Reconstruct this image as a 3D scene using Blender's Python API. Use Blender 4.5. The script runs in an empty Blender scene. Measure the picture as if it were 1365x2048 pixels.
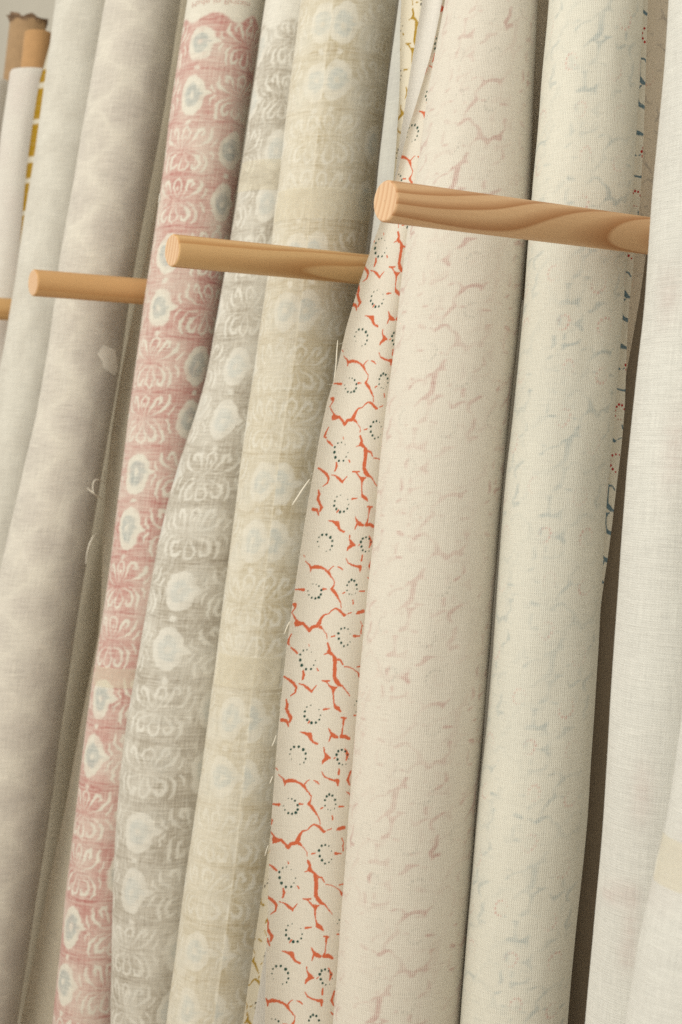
import bpy, math
import numpy as np
from mathutils import Matrix, Vector

# ------------------------------------------------------------------ camera, world, lights, exposure
W, H, F = 1365.0, 2048.0, 2844.0                 # photograph size and focal length in its pixels
CP = np.array([0.9021, -0.9847, -0.1855])        # camera position; pegs lie at z = 0, the wall at y = +0.03
YAW, PITCH, ROLL = 0.9919, -0.0482, 0.018
SC = bpy.context.scene
COL = SC.collection

def cam_axes():
    cy, sy, cp, sp = math.cos(YAW), math.sin(YAW), math.cos(PITCH), math.sin(PITCH)
    fwd = np.array([-sy*cp, cy*cp, sp]); right = np.array([cy, sy, 0.0]); up = np.cross(right, fwd)
    cr, sr = math.cos(ROLL), math.sin(ROLL)
    return cr*right + sr*up, -sr*right + cr*up, fwd
CR, CU, CF = cam_axes()

cam = bpy.data.cameras.new('camera'); cam_o = bpy.data.objects.new('camera', cam); COL.objects.link(cam_o)
cam.sensor_fit = 'VERTICAL'; cam.sensor_height = 36.0; cam.lens = 36.0*F/H
cam.clip_start = 0.05; cam.clip_end = 100
M = Matrix(((CR[0], CU[0], -CF[0], CP[0]), (CR[1], CU[1], -CF[1], CP[1]), (CR[2], CU[2], -CF[2], CP[2]), (0, 0, 0, 1)))
cam_o.matrix_world = M
cam.dof.use_dof = True; cam.dof.focus_distance = 1.22; cam.dof.aperture_fstop = 8.0
SC.camera = cam_o

wd = bpy.data.worlds.new('World'); SC.world = wd; wd.use_nodes = True
wd.node_tree.nodes['Background'].inputs[0].default_value = (1.0, 0.95, 0.84, 1)
wd.node_tree.nodes['Background'].inputs[1].default_value = 0.80

def area_light(name, loc, target, size, power, col):
    l = bpy.data.lights.new(name, 'AREA'); l.shape = 'RECTANGLE'; l.size = size[0]; l.size_y = size[1]
    l.energy = power; l.color = col
    o = bpy.data.objects.new(name, l); COL.objects.link(o); o.location = loc
    o.rotation_euler = (Vector(target) - Vector(loc)).to_track_quat('-Z', 'Y').to_euler()
    return o
area_light('window_light', (0.15, -2.7, 1.0), (-0.35, -0.2, -0.25), (2.2, 2.0), 43, (1.0, 0.970, 0.893))

SC.view_settings.view_transform = 'Standard'; SC.view_settings.look = 'None'
SC.view_settings.exposure = 0.0; SC.view_settings.gamma = 1.0
SC.view_settings.use_curve_mapping = False
SC.cycles.use_denoising = False
SC.cycles.max_bounces = 8; SC.cycles.diffuse_bounces = 5

# ------------------------------------------------------------------ pixel geometry
def rays(x, y):
    x = np.asarray(x, float); y = np.asarray(y, float)
    return CF + ((x - W/2)/F)[..., None]*CR - ((y - H/2)/F)[..., None]*CU
def at_x(x, y, x0):
    d = rays(x, y); t = (x0 - CP[0])/d[..., 0]
    return CP + t[..., None]*d, t
def at_t(x, y, t):
    return CP + np.asarray(t)[..., None]*rays(x, y)
def poly(pts):
    """edge polyline [(x, y), ...] -> x(y), straight beyond its ends"""
    p = sorted([(b, a) for a, b in pts]); ys = np.array([q[0] for q in p], float); xs = np.array([q[1] for q in p], float)
    def smooth_slope(i, j): return (xs[j]-xs[i])/(ys[j]-ys[i])
    s0 = smooth_slope(0, min(2, len(p)-1)); s1 = smooth_slope(max(0, len(p)-3), len(p)-1)
    def f(y):
        y = np.asarray(y, float)
        r = np.interp(y, ys, xs)
        r = np.where(y < ys[0], xs[0] + s0*(y-ys[0]), r)
        return np.where(y > ys[-1], xs[-1] + s1*(y-ys[-1]), r)
    def g(y):                                           # softened so that cloth edges have no hard corners
        y = np.asarray(y, float); r = 0
        for k, w in ((-60, .15), (-30, .2), (0, .3), (30, .2), (60, .15)): r = r + w*f(y+k)
        return r
    g.raw = f
    return g

# ------------------------------------------------------------------ numpy noise
def vnoise(x, y, seed=0):
    x = np.asarray(x, float); y = np.asarray(y, float)
    xi = np.floor(x).astype(np.int64); yi = np.floor(y).astype(np.int64); fx = x-xi; fy = y-yi
    def h(a, b):
        n = (a*374761393 + b*668265263 + seed*974634777) & 0xffffffff
        n = ((n ^ (n >> 13))*1274126177) & 0xffffffff
        return ((n ^ (n >> 16)) & 0xffff)/65535.0
    sx = fx*fx*(3-2*fx); sy = fy*fy*(3-2*fy)
    return (h(xi, yi)*(1-sx)+h(xi+1, yi)*sx)*(1-sy) + (h(xi, yi+1)*(1-sx)+h(xi+1, yi+1)*sx)*sy

def blur(a, n, axis, wrap=True):
    r = np.zeros_like(a); ws = 0
    for k in range(-n, n+1):
        w = math.exp(-2.0*(k/(n+.5))**2); r += w*np.roll(a, k, axis); ws += w
    return r/ws

class Tile:
    """periodic raster holding a textile repeat, drawn with strokes and blobs, sampled bilinearly (units: metres)"""
    def __init__(s, u0, w, v0, h, res):
        s.u0, s.w, s.v0, s.h = u0, w, v0, h
        s.nx, s.ny = int(round(w/res)), int(round(h/res)); s.ch = {}
    def layer(s, n, fill=0.0):
        if n not in s.ch: s.ch[n] = np.full((s.ny, s.nx), fill)
        return s.ch[n]
    def _win(s, cx, cy, rad):
        px, py = s.w/s.nx, s.h/s.ny
        i0, i1 = int((cx-rad-s.u0)/px)-1, int((cx+rad-s.u0)/px)+2
        j0, j1 = int((cy-rad-s.v0)/py)-1, int((cy+rad-s.v0)/py)+2
        I = np.arange(i0, i1+1); J = np.arange(j0, j1+1)
        X = s.u0+(I+.5)*px; Y = s.v0+(J+.5)*py
        return np.ix_(J % s.ny, I % s.nx), X[None, :], Y[:, None], px
    def capsule(s, n, a, b, ra, rb, val=1.0, soft=1.0):
        cx, cy = (a[0]+b[0])/2, (a[1]+b[1])/2; L = math.hypot(a[0]-b[0], a[1]-b[1])/2
        ix, X, Y, px = s._win(cx, cy, L+max(ra, rb)+3*s.w/s.nx*soft)
        dx, dy = b[0]-a[0], b[1]-a[1]; q = dx*dx+dy*dy+1e-18
        t = np.clip(((X-a[0])*dx+(Y-a[1])*dy)/q, 0, 1)
        d = np.hypot(X-a[0]-t*dx, Y-a[1]-t*dy) - (ra+(rb-ra)*t)
        m = np.clip(.5-d/(px*soft), 0, 1); L_ = s.layer(n); L_[ix] = np.maximum(L_[ix], m*val)
    def stroke(s, n, pts, val=1.0, soft=1.0):
        for a, b in zip(pts[:-1], pts[1:]): s.capsule(n, a[:2], b[:2], a[2]/2, b[2]/2, val, soft)
    def ellipse(s, n, c, ru, rv, val=1.0, soft=1.0, mode='max'):
        ix, X, Y, px = s._win(c[0], c[1], max(ru, rv)+3*s.w/s.nx*soft)
        d = (np.hypot((X-c[0])/ru, (Y-c[1])/rv)-1)*min(ru, rv)
        m = np.clip(.5-d/(px*soft), 0, 1); L_ = s.layer(n)
        L_[ix] = np.maximum(L_[ix], m*val) if mode == 'max' else L_[ix]*(1-m)
    def sample(s, n, U, V):
        A = s.ch[n]; x = (np.asarray(U)-s.u0)/s.w*s.nx-.5; y = (np.asarray(V)-s.v0)/s.h*s.ny-.5
        xi = np.floor(x).astype(int); yi = np.floor(y).astype(int); fx = x-xi; fy = y-yi
        g = lambda j, i: A[j % s.ny, i % s.nx]
        return (g(yi, xi)*(1-fx)+g(yi, xi+1)*fx)*(1-fy)+(g(yi+1, xi)*(1-fx)+g(yi+1, xi+1)*fx)*fy

# the coral blossom-gap print, traced in units of 0.1 mm (x right, y down), one repeat 1879 tall, 860 wide
BL = """370,1080,3 415,1140,10 430,1175,30 480,1168,14 510,1195,14 540,1228,18 565,1192,17 610,1180,20 630,1150,24 645,1110,14 670,1075,9 715,1060,4 740,1030,7 775,1005,9 815,1020,15 860,1060,15 875,1055,5
640,1185,18 665,1205,4 700,1245,3 702,1285,4
415,1170,20 410,1200,6
475,608,3 515,640,7 530,665,15 570,650,20 620,650,15 665,665,11 700,690,17 725,725,7 760,765,4 755,800,6 735,835,15 770,870,15 800,915,10 825,955,4 830,1000,3
705,670,8 730,640,4 750,628,3
530,670,12 528,700,3
455,555,3 470,572,4
785,630,4 815,640,9 835,657,4
390,870,3 430,866,10 470,867,16
655,843,12 688,842,4
370,1000,4 395,1008,22 402,1030,8 372,1078,4
520,138,20 555,140,16 568,155,13 578,190,4
680,225,3 720,230,10 765,242,26 780,280,15 800,303,11 832,312,12
755,145,6 770,125,9
1060,68,10 1100,68,9
1080,76,14 1070,140,4 1060,200,8 1048,232,18 1085,226,20 1118,242,16
940,170,3 960,210,14 985,230,24 1015,240,14
960,230,12 938,282,4
890,338,5 893,380,7 915,415,24 945,425,8
915,425,22 880,455,15 870,478,8
975,425,5 988,415,5
1017,510,8 1012,558,10
862,550,4 885,590,7 930,605,9 970,613,11 1000,612,22 1000,655,6
840,866,7 858,855,6
1003,832,10 1045,828,7
938,918,7 941,950,6
972,1037,4 990,1025,18 1035,1008,20
890,1045,3 925,1030,5
745,1260,8 772,1252,6
950,1237,15 1002,1233,6
1012,1100,3 1028,1135,4 1020,1165,6 1018,1210,7
705,1322,12 722,1365,13 715,1393,22 755,1420,13 768,1450,26 766,1500,20 760,1560,20 757,1610,20 775,1640,24 795,1665,20 825,1675,9 860,1715,5 890,1755,2
670,1418,3 705,1405,7
790,1450,12 820,1455,9 838,1490,6
850,1505,4 890,1507,5 930,1520,3 970,1545,5 985,1570,14 996,1592,6
965,1500,5 1000,1490,7
645,1645,7 675,1648,10 712,1640,7
685,1655,7 715,1690,9 745,1705,24 740,1730,12 740,1790,5 745,1835,8 755,1860,20 780,1872,20 802,1897,7
745,1705,14 775,1690,8
298,1643,10 345,1668,14 385,1695,17 405,1725,13 395,1770,9 350,1803,3
310,1840,8 318,1880,16 310,1920,16 330,1960,16 350,1990,18 335,2030,9
430,1692,4 470,1698,6 500,1715,15 540,1745,14 546,1756,6
545,1745,9 570,1715,6 590,1692,3
475,1580,11 480,1610,13 465,1652,9
365,1385,4 400,1410,14 425,1430,10
375,1270,4 350,1320,10 340,1355,15 357,1366,7
600,1545,7 611,1562,8
530,1345,3 535,1362,4
650,1890,12 700,1880,5
920,1918,8 940,1915,7
1080,330,5 1100,380,16 1085,430,6
1120,520,8 1090,600,14 1105,640,5
1075,700,4 1120,730,12"""
RINGS = [(655,430,72,78,150),(575,870,62,68,250),(1055,410,52,64,60),(925,805,48,68,120),(865,1250,57,78,30),(515,1475,70,85,0),(545,1940,72,75,330),(985,1850,55,70,200)]
def blossom_tile():
    T = Tile(-.0300, .0860, 0, .1879, .0002)
    q = 1e-4
    def uv(x, y): return ((x-540+.135*(y-1235))*q, -(y-1235)*q)
    rs = np.random.RandomState(3)
    for line in BL.split('\n'):
        pts = [tuple(float(v) for v in p.split(',')) for p in line.split()]
        T.stroke('ink', [uv(x, y)+((max(w, 3.5)*1.30+2.5+max(0, w-8)*.35)*q,) for x, y, w in pts])
    for cx, cy, rx, ry, ph in RINGS:
        n = 10; skip = rs.randint(0, 3)
        for k in range(n):
            a = math.radians(ph)+k*2*math.pi/(n+skip*.6); big = 4+8.5*(.5+.5*math.cos(a-math.radians(ph)-2.6))*rs.uniform(.75, 1.1)
            T.ellipse('dot', uv(cx+rx*math.cos(a)+rs.uniform(-4, 4), cy+ry*math.sin(a)+rs.uniform(-4, 4)), big*.98*q, big*1.06*q)
    return T
BLOSSOM = blossom_tile()
BLOSSOM.ch['soft'] = np.clip(blur(blur(BLOSSOM.ch['ink'], 6, 0), 14, 1)*2.1-.10, 0, 1)
BLOSSOM.ch['softdot'] = np.clip(blur(blur(BLOSSOM.ch['dot'], 3, 0), 3, 1)*1.3, 0, 1)

def ikat_tile():
    """four rows: two with the eye at u=0, two with it half a repeat along; palmettes between"""
    w, rh = .120, .0615
    T = Tile(0, w, 0, 4*rh, .0005)
    T.layer('cream'); T.layer('blue'); T.layer('line')
    for r in range(4):
        cv = (r+.5)*rh; cu = 0 if r < 2 else w/2
        T.ellipse('cream', (cu, cv), .0168, .0222, soft=3)
        T.stroke('cream', [(cu+.006, cv, .020), (cu+.0240, cv, .003)], soft=3)
        T.ellipse('blue', (cu-.0005, cv), .0108, .0132, soft=4); T.stroke('blue', [(cu, cv, .009), (cu+.014, cv, .002)], soft=3)
        T.ellipse('blue', (cu-.0005, cv-.0005), .0030, .0034, soft=4, mode='cut')
        pu = cu + w/2
        for su in (-1, 1):
            for sv in (-1, 1):
                P = lambda *pts: [(pu+su*x*.94, cv+sv*y, q*.80) for x, y, q in pts]
                T.stroke('cream', P((0, .0262, .0028), (.0048, .0235, .0030), (.0060, .0175, .0034), (.0040, .0125, .0018), (.0006, .0035, .0007)), soft=2)
                if sv > 0:
                    T.stroke('cream', P((.0050, .0035, .0007), (.0092, .0080, .0010), (.0130, .0155, .0044), (.0160, .0225, .0048), (.0212, .0235, .0046), (.0228, .0185, .0042), (.0198, .0160, .0026)), soft=2)
                    T.stroke('cream', P((.0080, .0018, .0007), (.0180, .0045, .0012), (.0275, .0090, .0048), (.0320, .0155, .0052), (.0322, .0235, .0032)), soft=2)
                else:
                    T.stroke('cream', P((.0045, .0035, .0007), (.0110, .0060, .0012), (.0190, .0105, .0046), (.0215, .0170, .0052), (.0185, .0235, .0048), (.0130, .0232, .0040), (.0108, .0180, .0028)), soft=2)
                    T.stroke('cream', P((.0150, .0020, .0008), (.0240, .0055, .0014), (.0300, .0130, .0050), (.0300, .0220, .0046), (.0275, .0265, .0026)), soft=2)
                T.stroke('cream', P((.0340, .0030, .0026), (.0385, .0075, .0032), (.0395, .0130, .0020)), soft=2)
        T.ellipse('cream', (pu, cv+.0150), .0016, .0026, soft=2); T.ellipse('cream', (cu, r*rh), .0035, .0030, soft=2)
        T.ellipse('cream', (pu+.012, cv+.0165), .0012, .002, soft=2)
        T.stroke('line', [(0, r*rh, .0022), (w, r*rh, .0022)], soft=2); T.stroke('line', [(0, r*rh+.0045, .0010), (w, r*rh+.0045, .0010)], .6, soft=2)
    T.ch['cream'] = blur(T.ch['cream'], 1, 1); T.ch['blue'] = blur(blur(T.ch['blue'], 2, 0), 4, 1)
    T.ch['line'] *= 1-.75*T.ch['cream']
    return T
IKAT = ikat_tile()

# ------------------------------------------------------------------ node materials
class NT:
    def __init__(s, name):
        s.m = bpy.data.materials.new(name); s.m.use_nodes = True; s.t = s.m.node_tree
        s.b = s.t.nodes['Principled BSDF']; s.out = s.t.nodes['Material Output']
    def n(s, typ, **kw):
        o = s.t.nodes.new(typ)
        for k, v in kw.items(): setattr(o, k, v)
        return o
    def set(s, sock, v):
        if hasattr(v, 'is_linked') or isinstance(v, bpy.types.NodeSocket): s.t.links.new(v, sock)
        else: sock.default_value = v
    def math(s, op, a, b=0.0, c=0.0):
        o = s.n('ShaderNodeMath', operation=op); s.set(o.inputs[0], a); s.set(o.inputs[1], b); s.set(o.inputs[2], c); return o.outputs[0]
    def mix(s, fac, a, b, typ='MIX'):
        o = s.n('ShaderNodeMix', data_type='RGBA', blend_type=typ); s.set(o.inputs[0], fac); s.set(o.inputs[6], a); s.set(o.inputs[7], b); return o.outputs[2]
    def noise(s, vec, scale, detail=2.0, rough=.5):
        o = s.n('ShaderNodeTexNoise'); s.set(o.inputs['Vector'], vec); o.inputs['Scale'].default_value = scale
        o.inputs['Detail'].default_value = detail; o.inputs['Roughness'].default_value = rough; return o.outputs['Fac']
    def scale(s, vec, v):
        o = s.n('ShaderNodeVectorMath', operation='MULTIPLY'); s.set(o.inputs[0], vec); o.inputs[1].default_value = v; return o.outputs[0]
    def remap(s, x, a, b, c, d):
        o = s.n('ShaderNodeMapRange'); s.set(o.inputs[0], x)
        for i, v in enumerate((a, b, c, d)): o.inputs[i+1].default_value = v
        return o.outputs[0]
    def attr(s, name):
        o = s.n('ShaderNodeAttribute'); o.attribute_name = name
        q = s.n('ShaderNodeSeparateColor'); s.t.links.new(o.outputs['Color'], q.inputs[0]); return q.outputs

def c4(r, g, b): return (r, g, b, 1.0)
def srgb(r, g, b):
    f = lambda v: ((v/255+.055)/1.055)**2.4 if v/255 > .04045 else v/255/12.92
    return (f(r), f(g), f(b), 1.0)

def cloth(name, base, layers=(), pitch=.0011, weave=.10, slub=.10, mottle=None, mottle_scale=14, bump=.35, warm=None, inkdots=False, rib=.5, weft=0.0):
    """woven cloth: threads and slubs from UV (metres); layers = [(channel, colour, strength)] read from the 'pat' attribute"""
    k = NT(name); uvn = k.n('ShaderNodeUVMap'); uvn.uv_map = 'UVMap'; uv = uvn.outputs[0]
    sep = k.n('ShaderNodeSeparateXYZ'); k.t.links.new(uv, sep.inputs[0]); u, v = sep.outputs[0], sep.outputs[1]
    jit = k.noise(k.scale(uv, (40, 40, 1)), 6.0, 1)
    uu = k.math('ADD', k.math('MULTIPLY', u, 2*math.pi/pitch), k.math('MULTIPLY', jit, 5.0))
    vv = k.math('ADD', k.math('MULTIPLY', v, 2*math.pi/pitch), k.math('MULTIPLY', jit, 4.0))
    su, sv = k.math('SINE', uu), k.math('SINE', vv)
    wv = k.math('MULTIPLY', k.math('MULTIPLY', su, sv), 1-rib)
    wv = k.math('ADD', wv, k.math('MULTIPLY', su, rib)); wv = k.math('ADD', wv, k.math('MULTIPLY', sv, weft))                     # -1..1
    # slub threads: long thin noise in both directions
    s1 = k.noise(k.scale(uv, (45, 1500, 1)), 1.0, 3, .6); s2 = k.noise(k.scale(uv, (1500, 45, 1)), 1.0, 3, .6)
    s3 = k.noise(k.scale(uv, (28, 430, 1)), 1.0, 2, .6); s4 = k.noise(k.scale(uv, (430, 24, 1)), 1.0, 2, .6)
    sl = k.math('ADD', k.math('SUBTRACT', s1, .5), k.math('SUBTRACT', s2, .5))
    sl = k.math('ADD', sl, k.math('MULTIPLY', k.math('ADD', k.math('SUBTRACT', s3, .5), k.math('MULTIPLY', k.math('SUBTRACT', s4, .5), .7)), .55))
    col = base
    if mottle:
        nz = k.remap(k.noise(k.scale(uv, (1, .8, 1)), mottle_scale, 2.5), .42, .60, 0, 1)
        col = k.mix(k.math('MULTIPLY', nz, mottle[1]), col, mottle[0])
    pat = k.attr('pat') if layers else None
    for ch, c, st in layers:
        f = k.math('MULTIPLY', pat[ch], st)
        if inkdots: f = k.math('MULTIPLY', f, k.remap(k.math('ADD', wv, k.math('MULTIPLY', sl, 2.0)), -1, .8, 1.35, .25))
        else: f = k.math('MULTIPLY', f, k.remap(sl, -.25, .25, 1.30, .62))
        o = k.math('MINIMUM', f, 1.0)
        col = k.mix(o, col, c)
    br = k.math('ADD', k.math('ADD', 1.0, k.math('MULTIPLY', sl, slub*3)), k.math('MULTIPLY', wv, weave))
    g = k.n('ShaderNodeCombineColor')
    for i in range(3): k.t.links.new(br, g.inputs[i])
    col = k.mix(1.0, col, g.outputs[0], 'MULTIPLY')
    k.set(k.b.inputs['Base Color'], col); k.b.inputs['Roughness'].default_value = .92
    k.b.inputs['Specular IOR Level'].default_value = .15
    k.b.inputs['Sheen Weight'].default_value = .18; k.b.inputs['Sheen Roughness'].default_value = .5
    bn = k.n('ShaderNodeBump'); bn.inputs['Strength'].default_value = bump; bn.inputs['Distance'].default_value = .0006
    k.set(bn.inputs['Height'], k.math('ADD', k.math('MULTIPLY', wv, .5), k.math('MULTIPLY', sl, 1.2)))
    k.t.links.new(bn.outputs[0], k.b.inputs['Normal'])
    return k.m

def plain(name, col, rough=.8, alpha=1.0, spec=.3, var=.06, scale=60):
    k = NT(name); tc = k.n('ShaderNodeTexCoord').outputs['Object']
    nz = k.noise(tc, scale, 3)
    k.set(k.b.inputs['Base Color'], k.mix(k.remap(nz, .3, .7, 0, 1), tuple(c*(1-var) for c in col[:3])+(1,), tuple(min(1, c*(1+var)) for c in col[:3])+(1,)))
    k.b.inputs['Roughness'].default_value = rough; k.b.inputs['Specular IOR Level'].default_value = spec
    k.b.inputs['Alpha'].default_value = alpha
    return k.m

def pine(name, centre, tilt, spacing, light, dark, wob=.0035):
    """pine: growth rings round an axis beside and slightly across the peg, so the side shows cathedral grain"""
    k = NT(name); tc = k.n('ShaderNodeTexCoord').outputs['Object']
    sp = k.n('ShaderNodeSeparateXYZ'); k.t.links.new(tc, sp.inputs[0]); x, y, z = sp.outputs
    n1 = k.math('SUBTRACT', k.noise(k.scale(tc, (9, 5, 9)), 1.0, 2), .5)
    xx = k.math('SUBTRACT', k.math('ADD', x, k.math('MULTIPLY', y, tilt[0])), centre[0])
    zz = k.math('SUBTRACT', k.math('ADD', z, k.math('MULTIPLY', y, tilt[1])), centre[1])
    rr = k.math('SQRT', k.math('ADD', k.math('MULTIPLY', xx, xx), k.math('MULTIPLY', zz, zz)))
    rr = k.math('ADD', rr, k.math('MULTIPLY', n1, wob*2))
    ph = k.math('FRACT', k.math('DIVIDE', rr, spacing))
    late = k.math('MULTIPLY', k.remap(ph, .35, .88, 0, 1), k.remap(ph, .88, .97, 1, 0))
    fib = k.noise(k.scale(tc, (1400, 22, 1400)), 1.0, 3, .65)
    blot = k.noise(k.scale(tc, (20, 6, 20)), 1.0, 2)
    col = k.mix(k.math('MULTIPLY', late, .95), light, dark)
    col = k.mix(k.remap(fib, .3, .75, 0, .22), col, dark); col = k.mix(k.remap(blot, .4, .7, 0, .18), col, dark)
    k.set(k.b.inputs['Base Color'], col); k.b.inputs['Roughness'].default_value = .55; k.b.inputs['Specular IOR Level'].default_value = .35
    bn = k.n('ShaderNodeBump'); bn.inputs['Strength'].default_value = .15; bn.inputs['Distance'].default_value = .0004
    k.set(bn.inputs['Height'], fib); k.t.links.new(bn.outputs[0], k.b.inputs['Normal'])
    return k.m

# ------------------------------------------------------------------ mesh helpers
def tag(o, label, cat, group=None):
    o['label'] = label; o['category'] = cat
    if group: o['group'] = group
    return o
def empty(name, loc, label, cat, group=None):
    o = bpy.data.objects.new(name, None); COL.objects.link(o); o.location = loc; o.empty_display_size = .03
    return tag(o, label, cat, group)
def link(name, me, mat, parent=None):
    o = bpy.data.objects.new(name, me); COL.objects.link(o)
    if mat: me.materials.append(mat)
    if parent is not None:
        o.parent = parent; o.matrix_parent_inverse = Matrix.Translation(parent.location).inverted()
    return o
def quads(nz, nx, off=0):
    i = (np.arange(nz-1)[:, None]*nx + np.arange(nx-1)[None, :]) + off
    return np.stack([i, i+1, i+nx+1, i+nx], -1).reshape(-1, 4)
def build_mesh(name, V, Q, uv=None, pat=None, extra=None, smooth=True):
    """V (n,3), Q (m,4) quads, extra = list of polygons; uv per vertex (n,2); pat per vertex (n,3)"""
    me = bpy.data.meshes.new(name); V = np.asarray(V, np.float32); Q = np.asarray(Q, np.int32).reshape(-1, 4)
    extra = extra or []
    loops = np.concatenate([Q.ravel()]+[np.array(e, np.int32) for e in extra]).astype(np.int32)
    tot = np.concatenate([np.full(len(Q), 4, np.int32), np.array([len(e) for e in extra], np.int32)])
    start = np.concatenate([[0], np.cumsum(tot)[:-1]]).astype(np.int32)
    me.vertices.add(len(V)); me.vertices.foreach_set('co', V.ravel())
    me.loops.add(len(loops)); me.loops.foreach_set('vertex_index', loops)
    me.polygons.add(len(tot)); me.polygons.foreach_set('loop_start', start); me.polygons.foreach_set('loop_total', tot)
    me.polygons.foreach_set('use_smooth', np.full(len(tot), smooth))
    if uv is not None:
        l = me.uv_layers.new(name='UVMap'); l.uv.foreach_set('vector', np.asarray(uv, np.float32)[loops].ravel())
    if pat is not None:
        a = me.color_attributes.new('pat', 'FLOAT_COLOR', 'POINT')
        p = np.ones((len(V), 4), np.float32); p[:, :3] = pat; a.data.foreach_set('color', p.ravel())
    me.update(calc_edges=True); me.validate()
    return me
def tube(name, pts, rad, mat, parent, seg=6, ends=.4):
    P = np.array(pts, float); n = len(P); V = []
    T = np.gradient(P, axis=0); T /= np.linalg.norm(T, axis=1)[:, None]
    a = np.cross(T[0], [0.3, .2, .9]); a /= np.linalg.norm(a)
    for i in range(n):
        a = a-T[i]*(a@T[i]); a /= np.linalg.norm(a); b = np.cross(T[i], a)
        r = rad*(1-(1-ends)*abs(2*i/(n-1)-1)**3)
        for k in range(seg):
            t = 2*math.pi*k/seg; V.append(P[i]+r*(math.cos(t)*a+math.sin(t)*b))
    Q = [(i*seg+k, i*seg+(k+1) % seg, (i+1)*seg+(k+1) % seg, (i+1)*seg+k) for i in range(n-1) for k in range(seg)]
    return link(name, build_mesh(name, V, Q, extra=[list(range(seg))[::-1], [(n-1)*seg+k for k in range(seg)]]), mat, parent)
def spline(pts, n=40):
    P = np.array(pts, float); m = len(P); out = []
    for t in np.linspace(0, m-1-1e-6, n):
        i = int(t); f = t-i; p0, p1, p2, p3 = P[max(i-1, 0)], P[i], P[min(i+1, m-1)], P[min(i+2, m-1)]
        out.append(.5*((2*p1)+(-p0+p2)*f+(2*p0-5*p1+4*p2-p3)*f*f+(-p0+3*p1-3*p2+p3)*f**3))
    return np.array(out)

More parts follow.
